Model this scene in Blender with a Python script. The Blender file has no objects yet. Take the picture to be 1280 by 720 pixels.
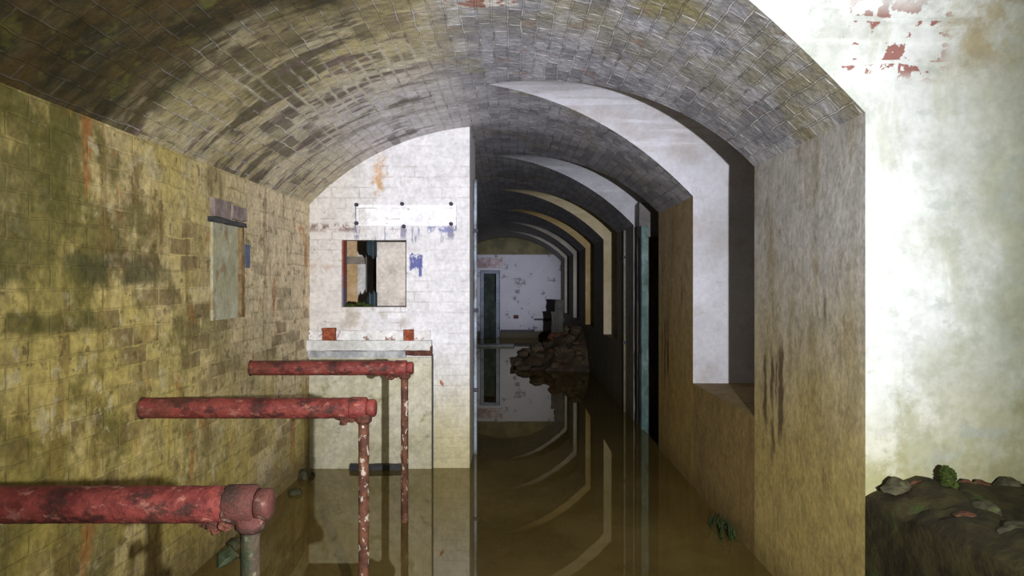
import bpy, bmesh, math, random
from mathutils import Vector, noise as mnoise
PI = math.pi
C = bpy.context.scene.collection
sc = bpy.context.scene

# ------------------------------------------------------------------ measurements (metres; water level z = 0)
XL, XR = -1.65, 1.34          # corridor walls
ZS, RISE = 2.15, 0.64         # springing of the vault, rise
XC, HALF = (XL + XR) / 2, (XR - XL) / 2
RAD = (HALF ** 2 + RISE ** 2) / (2 * RISE)
Y0, YF = -2.6, 20.0           # back wall, far wall
YP = 5.87                     # white partition
BED = -0.35
SILL = 0.765
XB = 3.1                      # back of the side recesses
PIERS = [-2.47 + 2.6 * i for i in range(9)]
PL = 1.25

# ------------------------------------------------------------------ node helper
class M:
    def __init__(self, name):
        self.m = bpy.data.materials.new(name); self.m.use_nodes = True
        self.t = self.m.node_tree; self.b = self.t.nodes['Principled BSDF']
        self.tc = self.t.nodes.new('ShaderNodeTexCoord')
        self.pos = self.tc.outputs['Object']; self.uv = self.tc.outputs['UV']
        s = self.t.nodes.new('ShaderNodeSeparateXYZ'); self.t.links.new(self.pos, s.inputs[0])
        self.x, self.y, self.z = s.outputs
    def put(self, sock, v):
        if isinstance(v, bpy.types.NodeSocket): self.t.links.new(v, sock)
        elif isinstance(v, tuple) and len(v) == 3 and sock.type == 'RGBA': sock.default_value = (*v, 1)
        else: sock.default_value = v
    def math(self, op, a, b=0.0):
        n = self.t.nodes.new('ShaderNodeMath'); n.operation = op
        self.put(n.inputs[0], a); self.put(n.inputs[1], b); return n.outputs[0]
    def mul(self, *a):
        r = a[0]
        for q in a[1:]: r = self.math('MULTIPLY', r, q)
        return r
    def add(self, a, b): return self.math('ADD', a, b)
    def inv(self, a): return self.math('SUBTRACT', 1.0, a)
    def scale(self, v, s):
        n = self.t.nodes.new('ShaderNodeMapping'); self.put(n.inputs[0], v)
        n.inputs['Scale'].default_value = s; return n.outputs[0]
    def noise(self, sc_, detail=4, rough=0.6, vec=None, stretch=None, dist=0.0, off=0.0):
        v = vec if vec is not None else self.pos
        if stretch or off:
            mp = self.t.nodes.new('ShaderNodeMapping'); self.put(mp.inputs[0], v)
            mp.inputs['Scale'].default_value = stretch or (1, 1, 1)
            mp.inputs['Location'].default_value = (off, off * 1.7, off * .6); v = mp.outputs[0]
        n = self.t.nodes.new('ShaderNodeTexNoise'); self.put(n.inputs['Vector'], v)
        n.inputs['Scale'].default_value = sc_; n.inputs['Detail'].default_value = detail
        n.inputs['Roughness'].default_value = rough; n.inputs['Distortion'].default_value = dist
        return n.outputs['Fac']
    def step(self, v, lo, hi):
        n = self.t.nodes.new('ShaderNodeMapRange'); n.interpolation_type = 'SMOOTHSTEP'
        self.put(n.inputs['Value'], v)
        if lo <= hi:
            n.inputs['From Min'].default_value = lo; n.inputs['From Max'].default_value = hi
            return n.outputs[0]
        n.inputs['From Min'].default_value = hi; n.inputs['From Max'].default_value = lo
        n.inputs['To Min'].default_value = 1; n.inputs['To Max'].default_value = 0
        return n.outputs[0]
    def band(self, v, a, b, soft):
        return self.mul(self.step(v, a - soft, a + soft), self.step(v, b + soft, b - soft))
    def mix(self, f, a, b, mode='MIX'):
        n = self.t.nodes.new('ShaderNodeMix'); n.data_type = 'RGBA'; n.blend_type = mode
        self.put(n.inputs[0], f); self.put(n.inputs[6], a); self.put(n.inputs[7], b)
        return n.outputs[2]
    def brick(self, bw, rh, ms, vec):
        n = self.t.nodes.new('ShaderNodeTexBrick'); self.put(n.inputs['Vector'], vec)
        n.inputs['Scale'].default_value = 1; n.inputs['Brick Width'].default_value = bw
        n.inputs['Row Height'].default_value = rh; n.inputs['Mortar Size'].default_value = ms
        n.inputs['Mortar Smooth'].default_value = .35; n.inputs['Bias'].default_value = 0
        n.inputs['Color1'].default_value = (0, 0, 0, 1); n.inputs['Color2'].default_value = (1, 1, 1, 1)
        n.inputs['Mortar'].default_value = (.5, .5, .5, 1)
        return n.outputs['Fac'], n.outputs['Color']
    def wobble(self, amp=.012, s=4):
        n = self.t.nodes.new('ShaderNodeTexNoise'); self.put(n.inputs['Vector'], self.uv)
        n.inputs['Scale'].default_value = s; n.inputs['Detail'].default_value = 3
        k = self.t.nodes.new('ShaderNodeVectorMath'); k.operation = 'MULTIPLY_ADD'
        self.put(k.inputs[0], n.outputs['Color']); k.inputs[1].default_value = (amp * 2,) * 3
        self.put(k.inputs[2], self.uv); return k.outputs[0]
    def grain(self, col, amt=.5, s=32):
        a = self.step(self.noise(s, 4, .7, off=61), .28, .72); b = self.step(self.noise(s * .28, 4, .65, off=47), .25, .75)
        g = self.add(self.mul(a, .55), self.mul(b, .45))
        v = self.add(self.mul(g, amt * 1.6), 1 - amt * .8)
        n = self.t.nodes.new('ShaderNodeVectorMath'); n.operation = 'SCALE'
        self.put(n.inputs[0], col); self.put(n.inputs['Scale'], v); return n.outputs[0]
    def bump(self, h, strength=.5, dist=.01):
        n = self.t.nodes.new('ShaderNodeBump'); self.put(n.inputs['Height'], h)
        n.inputs['Strength'].default_value = strength; n.inputs['Distance'].default_value = dist
        self.put(self.b.inputs['Normal'], n.outputs[0])
    def out(self, col, rough=.8, spec=.3, metal=0.0):
        self.put(self.b.inputs['Base Color'], col); self.put(self.b.inputs['Roughness'], rough)
        self.put(self.b.inputs['Specular IOR Level'], spec); self.put(self.b.inputs['Metallic'], metal)
        return self.m

# ------------------------------------------------------------------ materials
def mat_left_wall():
    k = M('painted brick left')
    f, rnd = k.brick(.225, .083, .006, k.wobble(.014, 6))
    col = k.mix(k.step(k.noise(1.3, 4), .35, .65), (.50, .40, .13), (.66, .53, .27))
    col = k.mix(k.mul(k.step(rnd, .5, .9), k.step(k.noise(2, 3, off=44), .40, .60), .7), col, (.25, .19, .085))
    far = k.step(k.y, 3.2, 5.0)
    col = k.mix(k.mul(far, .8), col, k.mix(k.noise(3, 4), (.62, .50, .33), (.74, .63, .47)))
    # algae, drips, bare patches
    col = k.mix(k.mul(k.step(k.noise(1.7, 6, .68, off=3), .49, .60), k.inv(k.mul(far, .7)), .85), col, (.15, .13, .035))
    col = k.mix(k.mul(k.step(k.noise(3.0, 5, stretch=(1, 2.6, .45), off=9), .54, .64), .55), col, (.20, .125, .035))
    col = k.mix(k.mul(k.step(k.noise(5, 4, stretch=(1, 1, .5), off=21), .61, .68), .75), col, (.42, .17, .05))
    col = k.mix(k.mul(k.step(k.noise(11, 4, .7, off=5), .57, .64), k.inv(f), .7), col, (.13, .095, .04))
    col = k.mix(k.mul(k.step(k.noise(7, 5, .7, off=25), .56, .64), .6), col, (.60, .54, .34))
    wob = k.add(k.z, k.mul(k.math('SUBTRACT', k.noise(3, 4, off=6), .5), .10))
    course = k.mul(k.band(wob, 1.50, 1.62, .02), k.step(k.noise(3, 4, off=7), .40, .54), k.step(k.y, 3.9, 3.2))
    col = k.mix(k.mul(course, .8), col, (.075, .075, .03))
    course = k.mul(k.band(wob, 1.32, 1.40, .02), k.step(k.noise(3, 4, off=17), .42, .52), k.step(k.y, 3.1, 2.8))
    col = k.mix(k.mul(course, .8), col, (.085, .08, .02))
    low = k.step(k.z, 1.30, .5)
    col = k.mix(k.mul(low, k.step(k.noise(2, 5, off=14), .35, .6), .7), col, (.45, .36, .08))
    bl = k.mul(k.band(k.z, .98, 1.25, .08), k.step(rnd, .55, .75), k.step(k.noise(2.3, 3, off=81), .42, .58))
    col = k.mix(k.mul(bl, .65), col, (.16, .12, .055))
    col = k.mix(k.mul(k.step(k.add(k.z, k.mul(k.noise(3, 4), .3)), .55, .15), .75), col, (.115, .08, .03))
    bb = k.mul(k.step(rnd, .6, .75), k.step(k.noise(2.6, 4, off=131), .44, .58), k.step(k.z, 1.9, 1.7))
    col = k.mix(k.mul(bb, .55), col, (.17, .115, .05))
    near = k.mul(k.step(k.y, 3.3, 2.5), k.step(k.noise(2.6, 6, .65, stretch=(1, 1, .55), off=31), .46, .58), k.step(k.z, 1.2, 1.6))
    col = k.mix(k.mul(near, .8), col, (.13, .12, .03))
    col = k.mix(k.mul(f, k.step(k.noise(5, 4, off=71), .42, .62), .42), col, (.17, .14, .05))
    col = k.grain(col, .55)
    h = k.add(k.mul(k.inv(f), 1.0), k.mul(k.noise(30, 4), .7))
    k.bump(h, .55, .009)
    return k.out(col, .72, .25)

def mat_vault():
    k = M('vault brick')
    wv = k.wobble(.016, 7)
    f, rnd = k.brick(.205, .074, .0055, wv)
    sv = k.t.nodes.new('ShaderNodeSeparateXYZ'); k.put(sv.inputs[0], wv)
    fr = k.math('FRACT', k.mul(sv.outputs[1], 1 / .074))
    bed = k.math('MAXIMUM', k.step(fr, .17, .09), k.step(fr, .83, .91))
    perp = k.mul(f, k.inv(bed))
    grey = k.mix(k.step(k.noise(3, 5, .7), .35, .65), (.26, .26, .30), (.46, .46, .52))
    right = k.mix(k.mul(k.step(rnd, .45, .95), .65), grey, (.17, .17, .20))
    right = k.mix(k.mul(k.step(k.noise(1.6, 5, off=12), .54, .66), .65), right, (.29, .25, .12))
    right = k.mix(k.mul(k.step(k.noise(8, 4, off=2), .62, .69), .6), right, (.33, .20, .18))
    left = k.mix(k.step(k.noise(3, 5), .35, .65), (.46, .39, .20), (.62, .55, .38))
    left = k.mix(k.mul(rnd, k.step(k.noise(2, 3, off=90), .40, .6), .45), left, (.26, .21, .11))
    pale = k.mul(k.step(k.y, 3.7, 4.8), k.step(k.x, -1.55, -.9))
    left = k.mix(k.mul(pale, .92), left, k.mix(k.step(k.noise(4, 5, .7), .4, .65), (.68, .65, .70), (.56, .53, .54)))
    lfac = k.step(k.add(k.x, k.mul(k.noise(2.5, 4, off=1), .5)), .12, -.30)
    col = k.mix(lfac, right, left)
    # stains running down the haunch, one brick wide
    streak = k.noise(2.0, 5, .65, vec=k.scale(k.uv, (3.4, .9, 1)), off=6)
    st = k.mul(k.step(streak, .50, .60), k.step(k.x, -.35, -.75), k.step(k.y, 5.6, 4.6))
    col = k.mix(k.mul(st, .92), col, (.095, .075, .030))
    st2 = k.mul(k.step(k.noise(2.4, 4, vec=k.scale(k.uv, (4, 1, 1)), off=16), .55, .62), k.step(k.x, -.2, -.7))
    col = k.mix(k.mul(st2, .8), col, (.15, .095, .095))
    st3 = k.mul(k.step(rnd, .55, .8), k.step(k.noise(1.6, 4, off=66), .47, .56), k.step(k.x, -.4, -.8))
    col = k.mix(k.mul(st3, .75), col, (.09, .07, .045))
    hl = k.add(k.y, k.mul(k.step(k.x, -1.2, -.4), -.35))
    al_fade = k.mul(k.step(k.add(hl, k.mul(k.noise(2.2, 6, .7, off=4), 1.5)), 4.15, 3.45), k.step(k.x, -.35, -.8))  # dark algae, with the torch's fade towards the near vault painted in
    al_fade = k.math('MAXIMUM', al_fade, k.mul(k.step(k.y, 3.02, 2.86), k.step(k.x, -.35, -.8)))
    col = k.mix(k.mul(al_fade, .95), col, k.mix(k.step(k.noise(6, 5, .7), .40, .6), (.022, .020, .004), (.070, .045, .010)))
    al2 = k.mul(al_fade, k.step(k.noise(7, 4, off=52), .56, .64))
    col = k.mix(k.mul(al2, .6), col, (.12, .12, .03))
    ol = k.mul(k.step(k.y, 3.9, 3.1), k.step(k.noise(1.5, 4, off=40), .42, .58))
    col = k.mix(k.mul(ol, k.inv(al_fade), .6), col, (.29, .25, .10))
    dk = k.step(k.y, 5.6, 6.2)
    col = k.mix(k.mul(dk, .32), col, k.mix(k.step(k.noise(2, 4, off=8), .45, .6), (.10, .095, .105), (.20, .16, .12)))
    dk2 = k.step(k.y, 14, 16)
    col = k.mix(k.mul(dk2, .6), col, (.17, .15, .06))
    fl = k.mul(f, k.step(k.noise(7, 4, .7, off=33), .47, .58), k.inv(k.mul(al_fade, .9)))
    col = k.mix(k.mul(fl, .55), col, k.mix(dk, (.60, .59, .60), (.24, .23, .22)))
    glint = k.mul(perp, k.step(k.noise(8, 3, off=101), .42, .54), k.inv(lfac))  # raking torch glints on the cross joints, painted as white
    col = k.mix(k.mul(glint, .9), col, k.mix(dk, (.85, .85, .86), (.30, .29, .29)))
    ln = k.mul(bed, lfac, k.band(hl, 3.35, 5.0, .35), k.step(k.noise(1.8, 3, stretch=(1, .6, 1), off=111), .47, .62), k.step(k.x, -1.62, -1.45))
    col = k.mix(k.mul(ln, .7), col, (.68, .64, .50))
    fd = k.mul(f, k.step(k.noise(5, 4, .7, off=83), .52, .62))
    col = k.mix(k.mul(fd, .6), col, (.10, .085, .06))
    hz = k.mul(k.step(k.noise(4.5, 6, .75, off=29), .54, .66), k.inv(lfac), k.inv(dk))
    col = k.mix(k.mul(hz, .55), col, (.58, .575, .63))
    flk = k.mul(k.band(k.add(k.y, k.mul(k.noise(8, 4), .14)), 3.26, 3.42, .01), k.band(k.x, -.33, .02, .02), k.step(k.noise(9, 5, off=22), .45, .5))
    col = k.mix(k.mul(flk, .8), col, k.mix(k.step(k.noise(14, 3, off=3), .5, .55), (.75, .73, .68), (.34, .14, .10)))
    col = k.grain(col, .5)
    h = k.add(k.mul(k.inv(f), .9), k.add(k.mul(k.noise(26, 5), .7), k.mul(rnd, .6)))
    k.bump(h, .9, .014)
    return k.out(col, k.mix(k.noise(5, 3), (.42,) * 3, (.75,) * 3), .4)

def mat_white_wall():
    k = M('whitewashed brick')
    f, rnd = k.brick(.225, .085, .006, k.wobble(.008))
    col = k.mix(k.noise(2, 4), (.66, .64, .65), (.76, .75, .78))
    leftp = k.step(k.x, -.95, -1.45)
    col = k.mix(k.mul(leftp, .6), col, k.mix(k.noise(6, 4), (.55, .50, .44), (.66, .62, .54)))
    low = k.step(k.add(k.z, k.mul(k.noise(3, 4), .5)), 1.35, .35)
    col = k.mix(k.mul(low, .9), col, k.mix(k.noise(5, 5, .7, off=2), (.46, .40, .18), (.62, .56, .34)))
    base = k.mul(k.step(k.z, .45, .05), k.step(k.noise(6, 5, off=3), .48, .58), k.step(k.x, -.8, -1.2))
    col = k.mix(k.mul(base, .7), col, (.25, .22, .12))
    # dirt row under the clean rectangle, drips
    row = k.mul(k.band(k.z, 1.93, 1.99, .02), k.step(k.x, -1.15, -1.3), k.step(k.noise(16, 4, .7, off=4), .45, .54))
    col = k.mix(k.mul(row, .9), col, (.20, .12, .095))
    dr = k.mul(k.band(k.z, 1.84, 1.965, .02), k.band(k.x, -1.27, -.49, .01), k.step(k.noise(10, 4, .7, stretch=(3, 1, .3), off=2), .55, .63))
    col = k.mix(k.mul(dr, .75), col, (.24, .25, .36))
    for bx in (-1.265, -.885, -.50):
        dd = k.mul(k.band(k.add(k.x, k.mul(k.noise(24, 3), .03)), bx - .008, bx + .038, .008), k.band(k.z, 1.87, 1.985, .03), k.step(k.noise(20, 4, off=bx * 9), .36, .48))
        col = k.mix(k.mul(dd, .8), col, (.17, .17, .27))
    fr_ = k.mul(k.math('MAXIMUM', k.band(k.x, -1.280, -1.270, .003), k.band(k.x, -.462, -.452, .003)), k.band(k.z, 1.93, 2.14, .01), k.step(k.noise(22, 3, off=5), .42, .5))
    col = k.mix(k.mul(fr_, .85), col, (.13, .13, .22))
    bl = k.mul(k.band(k.z, 1.92, 1.97, .012), k.band(k.x, -.69, -.46, .01), k.step(k.noise(20, 3, off=12), .42, .56))
    col = k.mix(k.mul(bl, .85), col, (.18, .20, .42))
    cl = k.mul(k.band(k.z, 1.975, 2.145, .004), k.band(k.x, -1.268, -.455, .004))
    col = k.mix(k.mul(cl, .9), col, (.90, .89, .93))
    # rust splash and blue dab
    rx = k.add(k.x, k.add(k.mul(k.math('SUBTRACT', k.noise(9, 4), .5), .16), k.mul(k.math('SUBTRACT', k.z, 2.35), -.14)))
    ru = k.mul(k.band(rx, -1.135, -1.05, .03), k.band(k.z, 2.22, 2.54, .05), k.step(k.noise(14, 5, .7, off=8, stretch=(1, 1, .7)), .38, .56))
    col = k.mix(k.mul(ru, .85), col, (.54, .30, .10))
    dab = k.mul(k.band(k.add(k.x, k.mul(k.noise(30, 2), .03)), -.82, -.715, .006),
                k.math('MAXIMUM', k.band(k.add(k.z, k.mul(k.math('SUBTRACT', k.noise(24, 3, stretch=(1, 1, .3), off=9), .5), .09)), 1.62, 1.745, .008), k.mul(k.band(k.z, 1.56, 1.7, .01), k.band(k.x, -.76, -.735, .005))),
                k.step(k.noise(26, 5, .7, off=5), .34, .46))
    col = k.mix(k.mul(dab, .92), col, (.065, .085, .30))
    chip = k.mul(k.band(k.x, -.588, -.558, .006), k.band(k.add(k.z, k.x), .10, .135, .006))
    col = k.mix(chip, col, (.36, .10, .04))
    dirt = k.mul(k.band(k.z, 1.13, 1.30, .05), k.band(k.x, -1.40, -.85, .05), k.step(k.noise(7, 5, off=17), .46, .58))
    col = k.mix(k.mul(dirt, .6), col, (.38, .32, .25))
    sp = k.mul(k.step(k.noise(22, 3, off=27), .66, .71), k.step(k.x, -.3, -1.0))
    col = k.mix(k.mul(sp, .8), col, (.28, .22, .16))
    red = k.mul(k.band(k.z, 1.58, 1.66, .02), k.step(k.x, -1.42, -1.48), k.step(k.noise(10, 3), .45, .55))
    col = k.mix(k.mul(red, .5), col, (.5, .33, .27))
    col = k.mix(k.mul(f, k.step(k.noise(4, 4, .7, off=9), .47, .58), k.step(k.x, .1, -1.0), .6), col, (.44, .38, .34))
    blot = k.mul(k.step(k.noise(5, 6, .7, off=88), .54, .66), k.step(k.x, -.6, -1.2))
    col = k.mix(k.mul(blot, .45), col, (.46, .41, .34))
    col = k.grain(col, .30)
    k.bump(k.add(k.mul(k.inv(f), .8), k.mul(k.noise(40, 3), .4)), .45, .006)
    return k.out(col, .75, .25)

def mat_front(name, a, b, stain, s=.6, flake=False):
    """front faces of the piers and side vaults: worn limewash"""
    k = M(name)
    col = k.mix(k.step(k.noise(1.7, 5), .35, .65), a, b)
    col = k.mix(k.mul(k.step(k.noise(1.5, 6, .65, off=5), .50, .66), s), col, stain)
    col = k.mix(k.mul(k.step(k.noise(5, 6, .7, off=35), .54, .66), s * .7), col, stain)
    hs = k.mul(k.step(k.noise(3.0, 4, stretch=(.25, 3, 3), off=141), .50, .60), k.step(k.z, 2.3, 2.5))
    col = k.mix(k.mul(hs, .5), col, tuple(c * 1.18 for c in b))
    if flake:
        side = k.step(k.add(k.x, k.mul(k.noise(2.2, 6, .7, off=2), 1.0)), 1.98, 2.5)  # fall-off of the torch towards the outer side, painted as darker tone
        col = k.mix(k.mul(side, .85), col, k.mix(k.noise(5, 5), (.22, .23, .13), (.42, .43, .31)))
        lowm = k.mul(k.step(k.add(k.z, k.mul(k.noise(2, 5, off=7), 1.0)), 2.0, 1.2), k.step(k.noise(3.6, 6, .7, off=11), .42, .58))
        col = k.mix(k.mul(lowm, .88), col, (.17, .18, .075))
        foot = k.step(k.add(k.z, k.mul(k.noise(2.5, 5), .6)), 1.65, .95)
        col = k.mix(k.mul(foot, .6), col, (.42, .39, .20))
        tl = k.mul(k.step(k.noise(5, 6, .7, stretch=(1, 1, 1.6), off=3), .54, .64), k.step(k.x, 1.38, 1.6))
        col = k.mix(k.mul(tl, .55), col, (.36, .40, .37))
        dr = k.mul(k.step(k.noise(9, 5, stretch=(1, 1, .25), off=93), .56, .66), .4)
        col = k.mix(dr, col, (.42, .43, .33))
        f, rnd = k.brick(.225, .083, .010, k.wobble(.02, 8))
        fm = k.mul(k.step(k.z, 2.25, 2.31), k.step(k.z, 2.56, 2.46), k.step(k.x, 1.20, 1.24), k.step(k.x, 1.66, 1.56), k.step(k.add(k.noise(11, 5, .65, off=20), k.mul(rnd, .12)), .625, .645), k.inv(f))
        col = k.mix(k.mul(fm, .92), col, (.26, .09, .075))
        och = k.mul(k.step(k.z, 2.22, 2.4), k.step(k.x, 1.5, 1.72), k.step(k.noise(3, 6, .7, off=50), .42, .56))
        col = k.mix(k.mul(och, .75), col, (.34, .27, .13))
    col = k.grain(col, .16)
    h = k.noise(14, 6, .65)
    k.bump(h, .35, .008)
    return k.out(col, .8, .2)

def mat_pier(name, top, low, streaks=True, dark=0.0):
    """corridor faces: grey plaster going brown and ochre towards the water, rust runs"""
    k = M(name)
    n = k.mul(k.noise(1.5, 4, off=3), .9)
    col = k.mix(k.step(k.add(k.z, n), 2.35, 1.05), top, low)
    col = k.mix(k.mul(k.step(k.noise(3, 5, stretch=(1, 1.4, .35), off=8), .48, .66), .5), col, tuple(c * .55 for c in low))
    col = k.mix(k.mul(k.step(k.noise(6, 5, off=18), .58, .70), .4), col, (.22, .15, .08))
    if streaks:
        d = k.math('FRACT', k.mul(k.math('SUBTRACT', k.y, 2.73), 1 / 2.6))
        yy = k.add(k.mul(d, 2.6), k.mul(k.math('SUBTRACT', k.noise(6, 3, off=4), .5), .10))
        for (a, w, z0, z1) in ((.86, .030, .72, 1.20), (.98, .026, .62, 1.17), (1.08, .018, .75, 1.13), (.92, .012, .9, 1.22), (.36, .018, 1.35, 1.45)):
            s = k.mul(k.band(yy, a - w, a + w, .014), k.band(k.z, z0, z1, .08), k.step(k.noise(9, 3, stretch=(1, 1, .3), off=a * 9), .34, .48))
            col = k.mix(k.mul(s, .85), col, (.075, .045, .025))
    col = k.mix(k.mul(k.step(k.z, .22, .02), .5), col, (.11, .075, .025))
    col = k.grain(col, .45)
    h = k.add(k.noise(16, 6, .65), k.mul(k.noise(4, 4, stretch=(1, 1, .4)), .8))
    k.bump(h, .5, .010)
    return k.out(col, .7, .25)

def mat_simple(name, a, b, s=8, rough=.8, spec=.3, bump=.3, extra=None, metal=0.0, stretch=None, lo=.4, hi=.62):
    k = M(name)
    col = k.mix(k.step(k.noise(s, 5, stretch=stretch), lo, hi), a, b)
    if extra:
        c, sc_, l, h_, st = extra
        col = k.mix(k.mul(k.step(k.noise(sc_, 4, off=13), l, h_), st), col, c)
    col = k.grain(col, .35)
    k.bump(k.noise(s * 5, 4), bump, .006)
    return k.out(col, rough, spec, metal)

def mat_water():
    k = M('murky water')
    d = k.t.nodes.new('ShaderNodeBsdfDiffuse'); g = k.t.nodes.new('ShaderNodeBsdfGlossy')
    k.put(d.inputs[0], k.mix(k.step(k.noise(1.3, 5), .35, .65), (.095, .068, .020), (.140, .103, .034)))
    g.inputs[0].default_value = (.95, .90, .72, 1); g.inputs['Roughness'].default_value = .015
    lw = k.t.nodes.new('ShaderNodeFresnel'); lw.inputs[0].default_value = 1.75
    bp = k.t.nodes.new('ShaderNodeBump'); bp.inputs['Strength'].default_value = .03; bp.inputs['Distance'].default_value = .01
    k.put(bp.inputs['Height'], k.noise(2.2, 2))
    k.t.links.new(bp.outputs[0], g.inputs['Normal']); k.t.links.new(bp.outputs[0], lw.inputs['Normal'])
    mx = k.t.nodes.new('ShaderNodeMixShader')
    k.t.links.new(lw.outputs[0], mx.inputs[0]); k.t.links.new(d.outputs[0], mx.inputs[1]); k.t.links.new(g.outputs[0], mx.inputs[2])
    o = [n for n in k.t.nodes if n.type == 'OUTPUT_MATERIAL'][0]
    k.t.links.new(mx.outputs[0], o.inputs[0]); return k.m

def mat_far_wall():
    k = M('far wall paint')
    col = k.mix(k.noise(2.5, 5), (.40, .40, .46), (.55, .54, .60))
    col = k.mix(k.mul(k.step(k.noise(3.5, 5, off=6), .58, .64), .8), col, (.17, .17, .19))
    col = k.mix(k.step(k.z, 2.30, 2.33), col, k.mix(k.step(k.noise(2.5, 5), .4, .6), (.19, .165, .085), (.11, .10, .06)))
    col = k.mix(k.step(k.z, .24, .16), col, (.12, .10, .07))
    k.bump(k.noise(10, 4), .3, .01)
    return k.out(col, .8, .2)

def mat_red_pipe():
    k = M('flaking red paint')
    col = k.mix(k.step(k.noise(9, 5, .7), .35, .6), (.125, .024, .022), (.24, .052, .042))
    col = k.mix(k.mul(k.step(k.noise(30, 5, .7, stretch=(.5, 1, 1), off=3), .55, .65), .65), col, (.46, .20, .155))
    col = k.mix(k.mul(k.step(k.noise(14, 6, .7, stretch=(.6, 1, 1), off=7), .50, .60), .88), col, (.05, .022, .018))
    ends = k.step(k.noise(5, 4, off=19), .55, .66)
    col = k.mix(k.mul(ends, .6), col, (.11, .045, .03))
    col = k.grain(col, .4, 40)
    k.bump(k.noise(45, 5), .8, .007)
    return k.out(col, .6, .3)

def mat_rust_leg(name, a, b, fleck, moss=None):
    k = M(name)
    col = k.mix(k.step(k.noise(18, 5), .4, .6), a, b)
    col = k.mix(k.step(k.noise(38, 3, stretch=(1, 1, .6), off=5), .60, .64), col, fleck)
    if moss: col = k.mix(k.mul(k.step(k.noise(8, 4, off=2), .42, .55), .9), col, moss)
    k.bump(k.noise(60, 5), .8, .006)
    return k.out(col, .7, .3)

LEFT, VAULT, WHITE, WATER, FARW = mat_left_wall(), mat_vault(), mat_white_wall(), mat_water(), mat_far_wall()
FRONT1 = mat_front('worn limewash near', (.58, .60, .60), (.74, .77, .78), (.32, .35, .30), .6, True)
FRONT2 = mat_front('worn limewash second', (.56, .56, .62), (.68, .68, .77), (.44, .38, .36), .5)
FRONT3 = mat_front('grey limewash', (.42, .42, .47), (.54, .54, .60), (.32, .31, .32), .5)
FRONT4 = mat_front('yellow-lit limewash', (.62, .52, .32), (.72, .62, .42), (.42, .33, .17), .6)  # yellow light on this pier front is put into the limewash colour
FRONT5 = mat_front('amber-lit limewash', (.62, .43, .18), (.70, .53, .28), (.40, .28, .10), .6)  # amber tone carries the warm light falling on the next front
FRONT6 = mat_front('dull limewash', (.45, .42, .36), (.54, .50, .44), (.3, .26, .2), .5)
PIER1 = mat_pier('pier plaster near', (.47, .455, .45), (.44, .345, .13))
PIER2 = mat_pier('pier plaster second', (.33, .255, .15), (.35, .245, .085))
PIER3 = mat_pier('pier plaster dark', (.25, .24, .225), (.22, .20, .14), False)
RECESS = mat_simple('darkened recess plaster', (.06, .045, .025), (.10, .075, .04), 4, .85, .2, .4)  # recess faces coloured dark to cut bounce light and deepen the shade
LOWW = mat_pier('low wall plaster', (.25, .185, .105), (.27, .19, .075), False)
BANK = mat_simple('wet dark earth', (.026, .020, .010), (.05, .042, .016), 9, .85, .2, .9, ((.06, .085, .025), 5, .54, .66, .7))
STONE = mat_simple('mossy rubble stone', (.045, .04, .024), (.095, .085, .05), 10, .85, .2, .8, ((.09, .13, .03), 7, .5, .6, .8))
BRICKB = mat_simple('broken red brick', (.075, .03, .016), (.13, .06, .034), 14, .85, .2, .8, ((.12, .10, .05), 9, .55, .65, .8))
MOSS = mat_simple('moss', (.03, .05, .010), (.07, .09, .022), 40, .95, .1, 1.0)
DKRUB = mat_simple('dark rubble', (.085, .066, .045), (.145, .105, .066), 6, .85, .2, .8, ((.14, .065, .04), 4, .58, .66, .7))
RED, = (mat_red_pipe(),)
LEG = mat_rust_leg('rusty leg', (.085, .035, .022), (.17, .07, .04), (.50, .43, .36))
LEGMOSS = mat_rust_leg('mossy leg', (.06, .045, .03), (.11, .075, .05), (.16, .15, .10), (.022, .035, .014))
RUST = mat_simple('rust lump', (.07, .026, .018), (.16, .055, .035), 30, .8, .3, .9)
SCUFF = mat_simple('scuffed red end', (.095, .032, .026), (.30, .22, .18), 22, .75, .3, .8, ((.04, .025, .02), 12, .5, .6, .8), 0, None, .58, .66)
SHELF = mat_simple('painted shelf', (.55, .55, .52), (.66, .66, .64), 5, .7, .3, .3, ((.30, .24, .18), 9, .62, .68, .7))
SHELFG = mat_simple('greyed shelf batten', (.30, .31, .32), (.52, .53, .53), 7, .7, .3, .4)
SHELFW = mat_simple('flaking white paint', (.68, .66, .64), (.78, .77, .77), 12, .7, .3, .6, ((.22, .11, .07), 14, .60, .64, .9))
REDBLK = mat_simple('rust red block', (.20, .05, .022), (.38, .11, .055), 26, .8, .2, .6)
PANEL = mat_simple('yellowed panel paint', (.50, .47, .33), (.60, .57, .45), 3, .75, .25, .25, ((.30, .27, .15), 9, .60, .70, .7))
BOARD = mat_simple('beige board', (.52, .475, .43), (.60, .55, .50), 5, .8, .2, .2, ((.33, .27, .22), 9, .55, .7, .5))
TORN = mat_simple('dark torn felt', (.018, .035, .045), (.04, .055, .065), 12, .6, .4, .5)
ORANGE = mat_simple('orange stained plaster', (.50, .33, .16), (.58, .42, .25), 5, .8, .2, .3)
PALE = mat_simple('pale plaster', (.58, .55, .50), (.66, .64, .60), 5, .8, .2, .3)
BROWNBAR = mat_simple('grey brown timber', (.20, .17, .14), (.27, .23, .18), 10, .8, .2, .4)
DARK = mat_simple('wet dark timber', (.025, .027, .035), (.05, .05, .055), 9, .6, .4, .5)
INFILL = mat_simple('pale infill plaster', (.40, .38, .25), (.50, .50, .38), 6, .8, .2, .4, ((.30, .20, .09), 7, .55, .64, .7))
BLUE = mat_simple('faded blue paint', (.10, .12, .20), (.16, .19, .26), 9, .7, .3, .4)
CONDUIT = mat_simple('pale blue conduit', (.32, .38, .48), (.13, .14, .15), 7, .45, .5, .3, None, 0, (1, 1, .35), .45, .6)
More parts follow.
